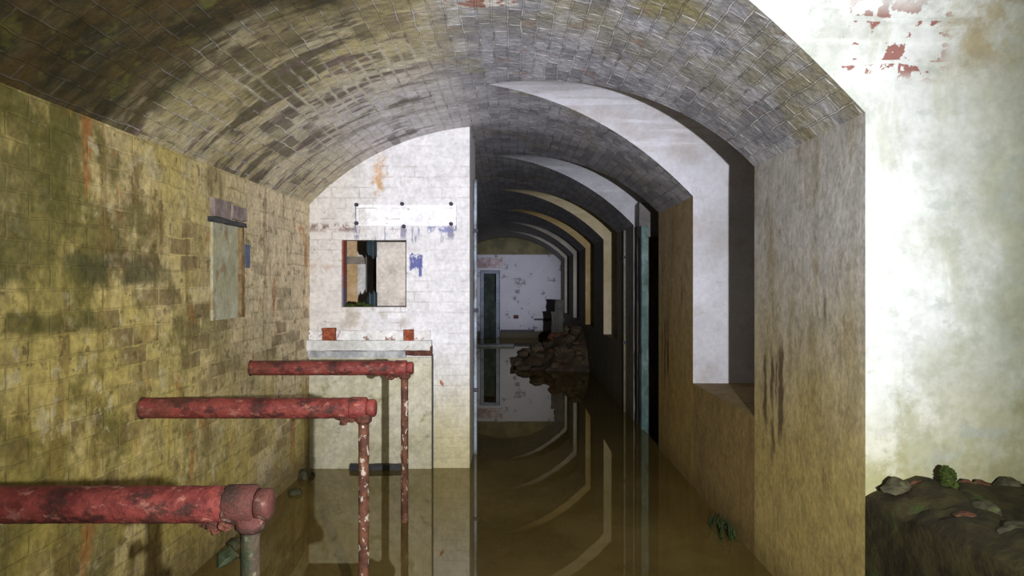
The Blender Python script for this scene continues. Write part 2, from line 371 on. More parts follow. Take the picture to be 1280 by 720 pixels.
TEAL = mat_simple('teal door paint', (.09, .16, .16), (.20, .29, .29), 6, .6, .3, .4, ((.06, .10, .08), 6, .55, .65, .8), 0, (1, 1, .4))
DKWOOD = mat_simple('dark damp timber', (.040, .036, .032), (.075, .066, .056), 7, .75, .3, .5, None, 0, (1, 1, .25))
DKGREY = mat_simple('grey panel', (.16, .15, .15), (.22, .21, .21), 6, .75, .3, .3)
JAMB = mat_simple('blue grey jamb', (.16, .19, .25), (.24, .27, .34), 6, .6, .4, .3, ((.05, .06, .07), 5, .55, .65, .7))
SIGN = mat_simple('faded pink sign', (.30, .21, .22), (.50, .46, .50), 3.5, .8, .2, .2)
BOLT = mat_simple('dark bolt', (.03, .03, .05), (.07, .06, .09), 40, .6, .5, .4, None, .4)
WEED = mat_simple('dark weed', (.018, .030, .010), (.035, .055, .018), 30, .8, .2, .3)
DOORDARK = mat_simple('dark green door leaf', (.012, .02, .016), (.03, .05, .035), 5, .7, .3, .3)

# ------------------------------------------------------------------ mesh helpers
def uv_box(bm):
    lay = bm.loops.layers.uv.verify()
    bm.normal_update()
    for f in bm.faces:
        n = f.normal; ax = max(range(3), key=lambda i: abs(n[i]))
        for l in f.loops:
            c = l.vert.co
            l[lay].uv = ((c.y, c.z), (c.x, c.z), (c.x, c.y))[ax]

def obj(name, bm, mat, parent=None, smooth=False, uv=True):
    if uv: uv_box(bm)
    me = bpy.data.meshes.new(name); bm.to_mesh(me); bm.free()
    for m in (mat if isinstance(mat, (list, tuple)) else [mat]): me.materials.append(m)
    if smooth:
        for p in me.polygons: p.use_smooth = True
    o = bpy.data.objects.new(name, me); C.objects.link(o)
    if parent is not None:
        o.parent = parent; o.matrix_parent_inverse.identity()
        loc = Vector(parent.location)
        me.transform(__import__('mathutils').Matrix.Translation(-loc))   # meshes are drawn in world metres
    return o

def struct(name, bm, mat, smooth=False, uv=True):
    o = obj(name, bm, mat, None, smooth, uv); o['kind'] = 'structure'; return o

def tag(o, label, cat, group=None, kind=None):
    o['label'] = label; o['category'] = cat
    if group: o['group'] = group
    if kind: o['kind'] = kind
    return o

def thing(name, loc, label, cat, group=None):
    o = bpy.data.objects.new(name, None); C.objects.link(o); o.location = loc
    o.empty_display_size = .1
    return tag(o, label, cat, group)

def single(name, bm, mat, loc, label, cat, group=None, smooth=False, kind=None):
    """a thing that is one mesh: drawn in world metres, origin moved to loc"""
    o = obj(name, bm, mat, None, smooth)
    o.data.transform(__import__('mathutils').Matrix.Translation(-Vector(loc))); o.location = loc
    return tag(o, label, cat, group, kind)

def BM(): return bmesh.new()

def box(bm, x0, x1, y0, y1, z0, z1, bevel=0.0):
    v = [bm.verts.new((x, y, z)) for x in (x0, x1) for y in (y0, y1) for z in (z0, z1)]
    fs = [bm.faces.new([v[i] for i in q]) for q in ((0, 1, 3, 2), (4, 6, 7, 5), (0, 4, 5, 1), (2, 3, 7, 6), (0, 2, 6, 4), (1, 5, 7, 3))]
    if bevel:
        es = list({e for f in fs for e in f.edges})
        bmesh.ops.bevel(bm, geom=es, offset=bevel, segments=2, affect='EDGES', profile=.6)
    return bm

def rough_box(bm, x0, x1, y0, y1, z0, z1, amp=.006, cell=.06, seed=0):
    """a box whose faces are subdivided and slightly uneven"""
    t = BM(); box(t, x0, x1, y0, y1, z0, z1)
    n = max(1, min(24, int(max(x1 - x0, y1 - y0, z1 - z0) / cell)))
    for ax in range(3):
        ext = (x1 - x0, y1 - y0, z1 - z0)[ax]; lo = (x0, y0, z0)[ax]
        k = max(1, min(40, int(ext / cell)))
        for i in range(1, k):
            p = [0, 0, 0]; p[ax] = lo + ext * i / k; nn = [0, 0, 0]; nn[ax] = 1
            bmesh.ops.bisect_plane(t, geom=t.verts[:] + t.edges[:] + t.faces[:], plane_co=p, plane_no=nn)
    for v in t.verts:
        d = mnoise.noise_vector(v.co * 14 + Vector((seed, seed * 2.1, 0)))
        v.co += d * amp
    me = bpy.data.meshes.new('tmp'); t.to_mesh(me); t.free(); bm.from_mesh(me); bpy.data.meshes.remove(me)
    return bm

def tube(bm, pts, radii, seg=20, rough=0.0, seed=0, caps=True):
    """tube along straight pts (axis from first to last) with per-point radius and slightly flaky skin"""
    pts = [Vector(p) for p in pts]; d = (pts[-1] - pts[0]).normalized()
    u = d.orthogonal().normalized(); w = d.cross(u)
    rings = []
    for i, p in enumerate(pts):
        r = radii[i] if isinstance(radii, (list, tuple)) else radii
        ring = []
        for j in range(seg):
            a = 2 * PI * j / seg; q = u * math.cos(a) + w * math.sin(a)
            rr = r * (1 + rough * mnoise.noise((p + q * r) * 55 + Vector((seed, 0, 0))))
            ring.append(bm.verts.new(p + q * rr))
        rings.append(ring)
    for a, b in zip(rings, rings[1:]):
        for j in range(seg):
            bm.faces.new((a[j], a[(j + 1) % seg], b[(j + 1) % seg], b[j]))
    if caps:
        bm.faces.new(list(reversed(rings[0]))); bm.faces.new(rings[-1])
    return bm

def lin(a, b, n): return [Vector(a).lerp(Vector(b), i / n) for i in range(n + 1)]

def lump(bm, c, s, seed, sub=3, amp=.28, freq=1.7, flat=None):
    t = BM(); bmesh.ops.create_icosphere(t, subdivisions=sub, radius=1)
    rnd = random.Random(seed); off = Vector((rnd.uniform(-50, 50), rnd.uniform(-50, 50), rnd.uniform(-50, 50)))
    planes = [(Vector((rnd.gauss(0, 1), rnd.gauss(0, 1), rnd.gauss(0, 1))).normalized(), rnd.uniform(.45, .8)) for _ in range(7)]
    for v in t.verts:
        p = v.co.copy()
        for n, d in planes:
            e = p.dot(n) - d
            if e > 0: p -= n * e * .9
        p *= 1 + amp * mnoise.noise(v.co * freq + off) + amp * .4 * mnoise.noise(v.co * freq * 3 + off)
        v.co = Vector((p.x * s[0], p.y * s[1], p.z * s[2])) + Vector(c)
    me = bpy.data.meshes.new('tmp'); t.to_mesh(me); t.free(); bm.from_mesh(me); bpy.data.meshes.remove(me)
    return bm

# ------------------------------------------------------------------ setting: vault with side lunettes
def zm(x): return ZS + RISE - RAD + math.sqrt(max(0, RAD ** 2 - (x - XC) ** 2))
AL = math.asin(HALF / RAD)
def ang(x): return math.asin(max(-1, min(1, (x - XC) / RAD)))

rows = [(Y0, XR)]                                   # (y, right limit of the main vault)
bays = []
for i, p in enumerate(PIERS):
    a, b = p, min(p + PL, YF)
    for q in range(0, 7):
        y = a + (b - a) * q / 6
        if y > rows[-1][0] + 1e-5: rows.append((y, XR))
    if i + 1 < len(PIERS):
        oa, ob = p + PL, PIERS[i + 1]; bays.append((oa, ob)); mid, hw = (oa + ob) / 2, (ob - oa) / 2
        for q in range(1, 40):
            th = PI * q / 40; zc = ZS + RISE * math.sin(th)
            x = XC + math.sqrt(max(0, RAD ** 2 - (zc - ZS - RISE + RAD) ** 2))
            rows.append((mid - hw * math.cos(th), x))
rows = [r for r in rows if r[0] <= YF]
if rows[-1][0] < YF: rows.append((YF, XR))

bm = BM(); lay = bm.loops.layers.uv.verify(); N = 48; grid = []
for (y, xl) in rows:
    a0, a1 = -AL, ang(xl); r = []
    for j in range(N + 1):
        a = a0 + (a1 - a0) * j / N
        r.append((bm.verts.new((XC + RAD * math.sin(a), y, ZS + RISE - RAD + RAD * math.cos(a))), RAD * a))
    grid.append(r)
for r0, r1 in zip(grid, grid[1:]):
    for j in range(N):
        q = (r0[j], r0[j + 1], r1[j + 1], r1[j])
        f = bm.faces.new([e[0] for e in q])
        for l, e in zip(f.loops, q): l[lay].uv = (e[0].co.y, e[1])
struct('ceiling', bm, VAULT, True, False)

fronts = [FRONT6, FRONT6, FRONT1, FRONT2, FRONT3, FRONT4, FRONT5, FRONT6, FRONT6]
for i, (oa, ob) in enumerate(bays):                 # cross vault over each side recess
    mid, hw = (oa + ob) / 2, (ob - oa) / 2
    bm = BM(); lay = bm.loops.layers.uv.verify(); g = []; K = 48
    for q in range(K + 1):
        th = PI * q / K; zc = ZS + RISE * math.sin(th)
        x0 = XC + math.sqrt(max(0, RAD ** 2 - (zc - ZS - RISE + RAD) ** 2)); y = mid - hw * math.cos(th)
        g.append([(bm.verts.new((x0 + (XB - x0) * j / 10, y, zc)), -th * hw) for j in range(11)])
    for a, b in zip(g, g[1:]):
        for j in range(10):
            q = (a[j], b[j], b[j + 1], a[j + 1])
            f = bm.faces.new([e[0] for e in q])
            for l, e in zip(f.loops, q): l[lay].uv = (e[0].co.x, e[1])
    struct('ceiling_recess', bm, fronts[i + 1], True, False)

sides = [PIER3, PIER3, PIER1, PIER2, PIER3, PIER3, PIER3, PIER3, PIER3]
for i, p in enumerate(PIERS):
    b = min(p + PL, YF + .01); bm = BM(); box(bm, XR, XB + .2, p, b, BED, ZS)
    bm.normal_update()
    for f in bm.faces: f.material_index = 1 if f.normal.y < -.5 else (0 if f.normal.x < -.5 else 2)
    struct('wall_right', bm, [sides[i], fronts[i], RECESS])
for i, (oa, ob) in enumerate(bays):                 # low wall and back of each recess
    if i in (1, 3): continue
    bm = BM(); box(bm, XR, XB, oa, ob, BED, SILL); struct('wall_right_low', bm, LOWW if i == 2 else PIER3)
bm = BM(); box(bm, XB, XB + .2, Y0, YF, BED, ZS + RISE + .1); struct('wall_recess', bm, RECESS)

# left wall, with a dark doorway behind the partition
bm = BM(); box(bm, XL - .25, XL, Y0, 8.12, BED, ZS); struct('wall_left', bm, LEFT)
bm = BM(); box(bm, XL - .25, XL, 9.0, YF, BED, ZS); struct('wall_left', bm, PIER3)
bm = BM(); box(bm, XL - .25, XL, 8.12, 9.0, 2.05, ZS); struct('wall_left', bm, PIER3)
bm = BM(); box(bm, XL - 1.5, XL - 1.4, 7.6, 10.2, BED, ZS + .2); struct('wall_left', bm, DOORDARK)

# far wall, with its doorway
DX0, DX1, DZ = (600 - 640) / 900 * YF, (625 - 640) / 900 * YF, 1.5 + (355 - 338) / 900 * YF
bm = BM()
box(bm, XL - .3, DX0, YF, YF + .25, BED, 3.0); box(bm, DX1, XB + .2, YF, YF + .25, BED, 3.0); box(bm, DX0, DX1, YF, YF + .25, DZ, 3.0)
struct('wall_far', bm, FARW)
bm = BM(); box(bm, DX0 - .5, DX1 + .5, YF + 1.2, YF + 1.3, BED, 2.6); struct('wall_far', bm, DOORDARK)
bm = BM(); box(bm, XL - .25, XB + .2, Y0 - .2, Y0, BED, 3.0); struct('wall_back', bm, PIER3)

# partition: whitewashed brick with a hatch, following the vault
HX0, HX1, HZ0, HZ1 = -1.389, -.861, 1.311, 1.859
PX = -.345; PT = .14
bm = BM()
def col_strip(bm, xa, xb, n, z0, zf, y0, y1):
    for i in range(n):
        a, b = xa + (xb - xa) * i / n, xa + (xb - xa) * (i + 1) / n
        v = [bm.verts.new(q) for q in ((a, y0, z0), (b, y0, z0), (b, y0, zf(b)), (a, y0, zf(a)), (a, y1, z0), (b, y1, z0), (b, y1, zf(b)), (a, y1, zf(a)))]
        for q in ((0, 1, 2, 3), (5, 4, 7, 6), (3, 2, 6, 7), (4, 5, 1, 0)): bm.faces.new([v[k] for k in q])
        if i == 0: bm.faces.new([v[k] for k in (4, 0, 3, 7)])
        if i == n - 1: bm.faces.new([v[k] for k in (1, 5, 6, 2)])
ztop = lambda x: zm(x) + .01
col_strip(bm, XL, HX0, 8, BED, ztop, YP, YP + PT)
col_strip(bm, HX1, PX, 10, BED, ztop, YP, YP + PT)
col_strip(bm, HX0, HX1, 10, HZ1, ztop, YP, YP + PT)
col_strip(bm, HX0, HX1, 1, BED, lambda x: HZ0, YP, YP + PT)
struct('wall_partition', bm, WHITE)
bm = BM(); col_strip(bm, PX - .14, PX, 4, BED, ztop, YP + PT, 6.75); struct('wall_partition_side', bm, WHITE)
# hatch lining
bm = BM(); box(bm, HX0, HX0 + .012, YP + .01, YP + PT, HZ0, HZ1)
struct('window_1', bm, mat_simple('hatch reveal', (.30, .09, .055), (.16, .16, .22), 5, .8, .2, .4))
# floor and water
bm = BM(); box(bm, XL - 1.5, XB + .2, Y0, YF + 1.3, BED - .1, BED); struct('floor', bm, BANK)
bm = BM()
n = 40
for i in range(n):
    ya, yb = Y0 + (YF + 1.2 - Y0) * i / n, Y0 + (YF + 1.2 - Y0) * (i + 1) / n
    xs = [XL - 1.4, XL, -.3, XR + .02]
    for xa, xb in zip(xs, xs[1:]):
        bm.faces.new([bm.verts.new(q) for q in ((xa, ya, 0), (xb, ya, 0), (xb, yb, 0), (xa, yb, 0))])
bmesh.ops.remove_doubles(bm, verts=bm.verts, dist=1e-5)
w = struct('water', bm, WATER, True)

# ------------------------------------------------------------------ the three red pipe rails
def pipe_rail(y, z, xe, label, legmat, cap_mat, seed):
    R, r = .046, .0235
    t = thing('pipe_rail', (XL, y, z), label, 'pipe rail', 'red pipe rails along the left wall')
    bm = BM(); tube(bm, lin((XL - .02, y, z), (xe - .10, y, z), 60), R, 28, .035, seed); obj('crossbar', bm, RED, t, True)
    bm = BM()
    pts = [xe - .115, xe - .11, xe - .045, xe - .04]
    tube(bm, [(x, y, z) for x in pts], [R * 1.01, R * 1.07, R * 1.07, R * 1.0], 28, .06, seed + 3); obj('collar', bm, cap_mat, t, True)
    bm = BM(); tube(bm, [(x, y, z) for x in (xe - .04, xe - .032, xe - .006, xe)], [R * .7, R * .85, R * .85, R * .7], 24, .08, seed + 5)
    obj('end_plug', bm, cap_mat, t, True)
    bm = BM(); tube(bm, [(XL - .01, y, z), (XL + .006, y, z), (XL + .012, y, z)], [R * 1.06, R * 1.06, R * 1.0], 24, .08, seed); obj('wall_flange', bm, RUST, t, True)
    xl = xe - .055
    bm = BM(); tube(bm, lin((xl, y, BED), (xl, y, z - R * .5), 50), r, 20, .10, seed + 9); obj('leg', bm, legmat, t, True)
    bm = BM(); tube(bm, [(xl, y, z - R * .6), (xl, y, z - R * 1.25), (xl, y, z - R * 1.5)], [r * 1.7, r * 1.55, r * 1.15], 20, .1, seed + 2)
    obj('leg_socket', bm, cap_mat if seed == 1 else RUST, t, True)
    bm = BM(); lump(bm, (xl - .085, y - .01, z - R * 1.12), (.03, .026, .024), seed + 40, 3, .5); lump(bm, (xl - .055, y - .012, z - R * 1.02), (.028, .024, .016), seed + 41, 3, .5)
    lump(bm, (xl - .105, y - .005, z - R * .98), (.022, .02, .012), seed + 42, 3, .5)
    obj('rust_lump', bm, RUST, t)
    return t
pipe_rail(1.81, .946, -.603, 'dark red pipe rail at lower left, nearest, with scuffed end and mossy leg', LEGMOSS, SCUFF, 1)
pipe_rail(3.21, .947, -.606, 'red pipe rail between the other two, on a leg flecked with white', LEG, RED, 2)
pipe_rail(4.54, .970, -.622, 'red pipe rail farthest from the lower left, just in front of the white wall', LEG, RED, 3)
# moss around the nearest leg
bm = BM()
for i in range(9):
    rr = random.Random(70 + i)
    lump(bm, (-.66 + rr.uniform(-.06, .05), 1.80 + rr.uniform(-.03, .03), .70 + rr.uniform(-.04, .16) - .02 * i), (.030, .028, .032), 300 + i, 2, .5)
o = obj('moss_growth', bm, LEGMOSS, bpy.data.objects['pipe_rail'])
o['label'] = 'dark green moss clinging to the leg'

# ------------------------------------------------------------------ things on the white partition
def px(x, y, d): return ((x - 640) / 900 * d, 1.5 + (355 - y) / 900 * d)
t = thing('wall_shelf', (-1.15, YP, .95), 'flaking white wall shelf with two rust-red blocks beneath the hatch', 'shelf')
xa = XL + .002; xb = -.648
bm = BM(); rough_box(bm, xa, xb - .015, YP - .035, YP, 1.045, 1.122, .005, .03, 1); obj('back_batten', bm, SHELFW, t)
bm = BM(); rough_box(bm, xa, xb, YP - .10, YP, .965, 1.045, .004, .03, 2); obj('shelf_slab', bm, SHELF, t)
bm = BM(); rough_box(bm, xa, -.86, YP - .06, YP, .905, .957, .006, .03, 3); obj('lower_batten', bm, SHELFG, t)
for s, (a, b) in enumerate(((-1.52, -1.425), (-.868, -.795))):
    bm = BM(); rough_box(bm, a, b, YP - .095, YP - .02, 1.044, 1.145 - .012 * s, .007, .03, 5 + s); obj('rust_block', bm, REDBLK, t)
bm = BM(); rough_box(bm, -.845, xb + .002, YP - .104, YP - .01, .925, .966, .006, .02, 9)
box(bm, xb - .008, xb + .004, YP - .104, YP - .02, .94, 1.0)
o = obj('corner_bracket', bm, RUST, t); o['label'] = 'rust-eaten metal edge at the right end'

t = thing('counter_panel', (-1.15, YP, BED), 'yellowed panel on the white wall under the flaking shelf', 'panel')
bm = BM(); box(bm, XL + .002, -.652, YP - .025, YP - .003, BED, .906); obj('panel_face', bm, PANEL, t)
bm = BM(); box(bm, -.652, -.640, YP - .030, YP, BED, .93); obj('edge_strip', bm, DARK, t)
bm = BM(); rough_box(bm, -1.31, -.885, YP - .075, YP - .028, -.03, .045, .005, .03, 4)  # thin dark strip across the wall foot at water level
single('plank', bm, DARK, (-1.1, YP - .05, 0), 'dark strip at the waterline below the yellowed panel', 'plank')

BL = [(446, 256, 'upper left'), (503, 255, 'upper middle'), (564, 255, 'upper right'), (446, 279, 'lower left'), (505, 283, 'lower middle'), (564, 280, 'lower right')]
for i, (x, y, nm) in enumerate(BL):
    X, Z = px(x, y, YP)
    bm = BM(); tube(bm, [(X, YP + .01, Z), (X, YP - .018, Z), (X, YP - .024, Z)], [.017, .017, .011], 6, .1, i)
    tube(bm, [(X, YP - .02, Z), (X, YP - .045, Z - .004)], .008, 10)
    single('anchor_bolt', bm, BOLT, (X, YP, Z), f'dark bolt stub at the {nm} of the clean white strip above the hatch', 'bolt', 'bolts left on the white wall')

# hatch contents
bm = BM(); box(bm, -1.122, HX1 - .004, YP + .085, YP + .11, HZ0 + .008, HZ1 - .012, .002)
single('board', bm, BOARD, (-.99, YP + .1, HZ0), 'beige board closing the right half of the hatch', 'board')
def torn(name, z0, z1, label, seed, up):
    bm = BM(); rnd = random.Random(seed); n = 9; x0, x1 = -1.205, -1.112; top = []
    prof = []
    for i in range(n + 1):
        f = i / n
        prof.append((x0 + (x1 - x0) * f, rnd.uniform(-.022, .022) + (.05 if up else -.05) * max(0, 1 - f * 3)))
    a, b = [], []
    for i, (x, j) in enumerate(prof):
        e = (z1 if not up else z0); k = z0 if not up else z1
        q = e + j; yy = YP + .075 + .02 * math.sin(i * .9 + seed)
        for lst, zz in ((a, k + rnd.uniform(-.012, .012)), (b, q)):
            lst.append((bm.verts.new((x, yy, zz)), bm.verts.new((x, yy + .006, zz))))
    for i in range(n):
        A, B, D, E = a[i], a[i + 1], b[i + 1], b[i]
        for s in (0, 1):
            v = [A[s], B[s], D[s], E[s]]; bm.faces.new(v if s == 0 else v[::-1])
        bm.faces.new((A[0], E[0], E[1], A[1])) if i == 0 else None
        bm.faces.new((B[0], B[1], D[1], D[0])) if i == n - 1 else None
        bm.faces.new((A[0], A[1], B[1], B[0])); bm.faces.new((E[0], D[0], D[1], E[1]))
    bmesh.ops.recalc_face_normals(bm, faces=bm.faces)
    return single(name, bm, TORN, ((x0 + x1) / 2, YP + .08, z0), label, 'torn felt')
torn('torn_felt', 1.73, HZ1, 'dark torn felt hanging from the top of the hatch', 3, True)
torn('torn_felt', HZ0, 1.43, 'dark torn felt sticking up at the bottom of the hatch', 8, False)
bm = BM()
for i in range(12):
    r = random.Random(i + 900)
    lump(bm, (HX0 + .03 + i * .017, YP + .05 + r.uniform(-.02, .03), HZ0 + .012 + .012 * (i > 4 and i < 9)), (.022, .03, .018), 600 + i, 2, .4)
single('moss', bm, MOSS, (HX0 + .12, YP + .05, HZ0), 'green moss along the lower left sill of the hatch', 'moss', kind='stuff')
# buttress of the space behind, seen through the hatch, with a timber rail across it
bm = BM(); box(bm, XL, -1.478, 6.9, 7.3, BED, 2.20); struct('trim_1', bm, ORANGE)
bm = BM(); box(bm, -1.478, -1.405, 6.9, 7.3, BED, 2.25); struct('trim_2', bm, PALE)
z = 1.5 + (355 - 325) / 900 * 6.85
bm = BM(); rough_box(bm, XL, -1.40, 6.84, 6.90, z - .038, z + .032, .004, .04, 3)
single('timber_rail', bm, BROWNBAR, (-1.5, 6.87, z), 'grey-brown rail fixed across the stained wall seen through the hatch', 'rail')

# pale conduit on the corner of the partition
t = thing('conduit', (PX + .02, 6.35, 0), 'pale blue conduit running down the end of the white partition', 'pipe')
bm = BM(); tube(bm, lin((PX + .022, 6.35, BED), (PX + .022, 6.35, 2.42), 30), .015, 16, .05, 1); obj('pipe_run', bm, CONDUIT, t, True)
for zz in (.55, 1.25, 1.95):
    bm = BM(); box(bm, PX, PX + .046, 6.33, 6.37, zz, zz + .035, .004); obj('clip', bm, BOLT, t)

# ------------------------------------------------------------------ bricked-up hatch on the left wall
t = thing('blocked_hatch', (XL, 4.13, 1.28), 'narrow pale infilled hatch on the left brick wall', 'blocked hatch')
bm = BM(); rough_box(bm, XL, XL + .014, 3.94, 4.30, 1.30, 1.84, .003, .05, 2); obj('infill', bm, INFILL, t)
bm = BM(); rough_box(bm, XL, XL + .035, 3.90, 4.38, 1.842, 1.868, .006, .04, 3); obj('lintel_edge', bm, DARK, t)
bm = BM(); rough_box(bm, XL, XL + .03, 3.93, 4.15, 1.872, 1.97, .006, .04, 4); rough_box(bm, XL, XL + .022, 4.2, 4.42, 1.88, 1.96, .006, .04, 5)
o = obj('lintel_brick', bm, mat_simple('purplish brick', (.22, .17, .17), (.34, .28, .25), 9, .8, .2, .5), t)
bm = BM(); rough_box(bm, XL, XL + .03, 4.315, 4.36, 1.30, 1.84, .006, .05, 6); obj('side_edge', bm, mat_simple('rusty edge', (.17, .09, .04), (.3, .22, .11), 9, .8, .2, .5), t)
bm = BM(); rough_box(bm, XL, XL + .034, 4.365, 4.44, 1.60, 1.74, .006, .05, 7); o = obj('painted_patch', bm, BLUE, t); o['label'] = 'blue patch at the right edge'

# ------------------------------------------------------------------ doorway in the second recess of the corridor
t = thing('doorframe', (1.45, 7.75, 0), 'teal-edged timber doorframe standing in the flooded corridor opening', 'door frame')
bm = BM(); rough_box(bm, 1.335, 1.405, 7.42, 7.54, BED, 2.10, .006, .08, 1); obj('post', bm, TEAL, t)['label'] = 'peeling teal post'
bm = BM(); rough_box(bm, 1.342, 1.43, 7.72, 7.90, BED, 2.12, .005, .08, 2); obj('post', bm, DKWOOD, t)
bm = BM(); rough_box(bm, 1.345, 1.62, 7.60, 7.88, 2.0, 2.36, .004, .08, 3); obj('head_panel', bm, DKGREY, t)
bm = BM(); rough_box(bm, 1.40, 2.3, 7.80, 7.90, BED, 2.02, .004, .1, 4); obj('door_leaf', bm, DKWOOD, t)
t = thing('pipe', (1.32, 8.45, 0), 'thin grey pipe running down the dark pier beyond the teal post', 'pipe')
bm = BM(); tube(bm, lin((1.322, 8.45, BED), (1.322, 8.45, 2.13), 20), .014, 12, .05, 1); obj('pipe_run', bm, PIER3, t, True)
for zz in (.8, 1.8):
    bm = BM(); box(bm, 1.296, XR, 8.425, 8.475, zz, zz + .03, .004); obj('clip', bm, BOLT, t)

# ------------------------------------------------------------------ far end
t = thing('doorframe', (DX0, YF, 0), 'blue-grey doorframe in the far wall around a dark doorway', 'door frame')
jw = .10
for a in (DX0 + .01, DX1 - jw - .01):
    bm = BM(); box(bm, a, a + jw, YF - .05, YF + .2, BED, DZ - .01, .008); j = obj('jamb', bm, JAMB, t)
bm = BM(); box(bm, DX0 + jw + .012, DX1 - jw - .012, YF - .04, YF + .2, DZ - .09, DZ - .01, .008); obj('head', bm, JAMB, t)
bm = BM(); rough_box(bm, DX0 + .11, DX1 - .11, YF + .20, YF + .24, BED, 1.0, .006, .1, 3); obj('door_leaf', bm, DOORDARK, t)
X0, Z1 = px(595, 322, YF); X1, Z0 = px(628, 335, YF)
t = thing('sign_board', ((X0 + X1) / 2, YF, Z0), 'faded pinkish signboard over the far doorway', 'sign')
bm = BM(); box(bm, X0, X1, YF - .03, YF, Z0, Z1, .006); obj('board_face', bm, SIGN, t)
X0, Z1 = px(626, 413, YF); X1, _ = px(668, 413, YF)
bm = BM(); box(bm, X0, X1, YF - .08, YF + .01, Z1 - .05, Z1 + .02, .006)
single('skirting_pipe', bm, DARK, ((X0 + X1) / 2, YF, Z1), 'dark bar along the foot of the far wall right of the doorway', 'bar')
X, Z = px(645, 396, YF); bm = BM(); box(bm, X - .07, X + .07, YF - .07, YF + .01, Z - .05, Z + .05, .015)
single('junction_box', bm, RUST, (X, YF, Z), 'small rusty box low on the far wall', 'box')
X, Z = px(680, 399, YF); bm = BM(); box(bm, X - .28, X + .30, YF - .06, YF, Z - .03, Z + .02, .006)
single('shelf_rail', bm, DARK, (X, YF, Z), 'short dark rail on the far wall above the rubble heap', 'rail')
bm = BM(); rough_box(bm, -.86, .05, 17.2, 17.5, -.03, .05, .01, .1, 5)
single('plank', bm, mat_simple('grey wet plank', (.18, .19, .19), (.26, .27, .27), 4, .5, .4, .3), (-.4, 17.3, 0), 'grey plank floating in front of the far doorway', 'plank')

# rubble heap: a mound and its loose blocks
bm = BM(); nx, ny = 40, 26; g = []
MX0, MX1, MY0, MY1 = -.15, XR - .01, 12.2, 15.6
def mound(u, v):
    h = (max(0, u) ** 0.85) * (1 - abs(2 * v - 1) ** 2.2)
    return -.12 + .80 * h
for i in range(nx + 1):
    r = []
    for j in range(ny + 1):
        u, v = i / nx, j / ny; x = MX0 + (MX1 - MX0) * u; y = MY0 + (MY1 - MY0) * v
        z = mound(u, v) + .10 * mnoise.noise(Vector((x * 3, y * 3, 0))) + .05 * mnoise.noise(Vector((x * 9, y * 9, 3)))
        r.append(bm.verts.new((x, y, z)))
    g.append(r)
for i in range(nx):
    for j in range(ny): bm.faces.new((g[i][j], g[i + 1][j], g[i + 1][j + 1], g[i][j + 1]))
single('rubble_mound', bm, DKRUB, (.6, 14, 0), 'dark heap of rubble rising from the water before the far wall', 'rubble', kind='stuff')
rnd = random.Random(5)
for i in range(26):
    u, v = rnd.uniform(.12, .97), rnd.uniform(.08, .55); s = rnd.uniform(.06, .15)
    x, y = MX0 + (MX1 - MX0) * u, MY0 + (MY1 - MY0) * v
    x = min(x, XR - .17)
    z = max(0.0, mound(u, v)) + s * .45
    bm = BM(); lump(bm, (x, y, z), (s, s * rnd.uniform(.7, 1.1), s * rnd.uniform(.5, .8)), 40 + i, 3, .25)
    single('rubble_block', bm, DKRUB if i % 6 else BRICKB, (x, y, z), 'broken block in the dark rubble heap before the far wall', 'rubble', 'blocks of the far rubble heap')
t = thing('stump', (.92, 14.2, .55), 'dark broken post standing on top of the far rubble heap', 'post')
bm = BM(); rough_box(bm, .84, 1.01, 14.1, 14.3, .35, 1.18, .03, .06, 3); obj('post_shaft', bm, DKWOOD, t)
bm = BM(); rough_box(bm, .77, .84, 14.12, 14.22, .4, .95, .02, .06, 8); obj('splinter', bm, DKWOOD, t)

# ------------------------------------------------------------------ earth bank in the nearest side recess
bm = BM(); nx, ny = 44, 34; g = []
oa, ob = bays[1]
for i in range(nx + 1):
    r = []
    for j in range(ny + 1):
        u, v = i / nx, j / ny; x = XR + (XB - XR) * u ** 1.4; y = oa + (ob - oa) * v
        z = .735 + .045 * mnoise.noise(Vector((x * 4, y * 4, 1))) + .025 * mnoise.noise(Vector((x * 14, y * 14, 5)))
        z += .035 * math.exp(-((x - XR - .16) / .08) ** 2)
        z -= .03 * math.exp(-(u / .05) ** 2)
        r.append(bm.verts.new((x, y, z)))
    g.append(r)
for i in range(nx):
    for j in range(ny): bm.faces.new((g[i][j], g[i + 1][j], g[i + 1][j + 1], g[i][j + 1]))
# front of the bank: lumpy face down to the water
fr = [g[0]]
for k in range(1, 17):
    r = []
    for j in range(ny + 1):
        y = oa + (ob - oa) * j / ny; z = g[0][j].co.z * (1 - k / 16) + BED * (k / 16)
        x = XR + .004 + .022 * mnoise.noise(Vector((1.3, y * 7, z * 7)))
        r.append(bm.verts.new((min(x, XR - .001) if j > ny - 3 else x, y, z)))
    fr.append(r)
for a, b in zip(fr, fr[1:]):
    for j in range(ny): bm.faces.new((a[j], a[j + 1], b[j + 1], b[j]))
bmesh.ops.recalc_face_normals(bm, faces=bm.faces)
single('earth_bank', bm, BANK, (2.0, 2.05, .7), 'dark mossy earth bank filling the nearest side recess at lower right', 'earth', kind='stuff', smooth=True)
def at(x, y, z):                                     # a point on the bank from its direction and height
    d = (1.5 - z) * 900 / (y - 355); return ((x - 640) / 900 * d, d, z)
bm = BM(); X, Y, Z = 1.58, 2.60, .79
for i in range(7):
    r = random.Random(i + 30); lump(bm, (X + r.uniform(-.02, .02), Y + r.uniform(-.02, .02), Z + r.uniform(-.01, .03)), (.024, .024, .022), 800 + i, 3, .45, 3)
single('moss_clump', bm, MOSS, (X, Y, Z - .03), 'round green moss clump on the bank against the bright wall', 'moss')
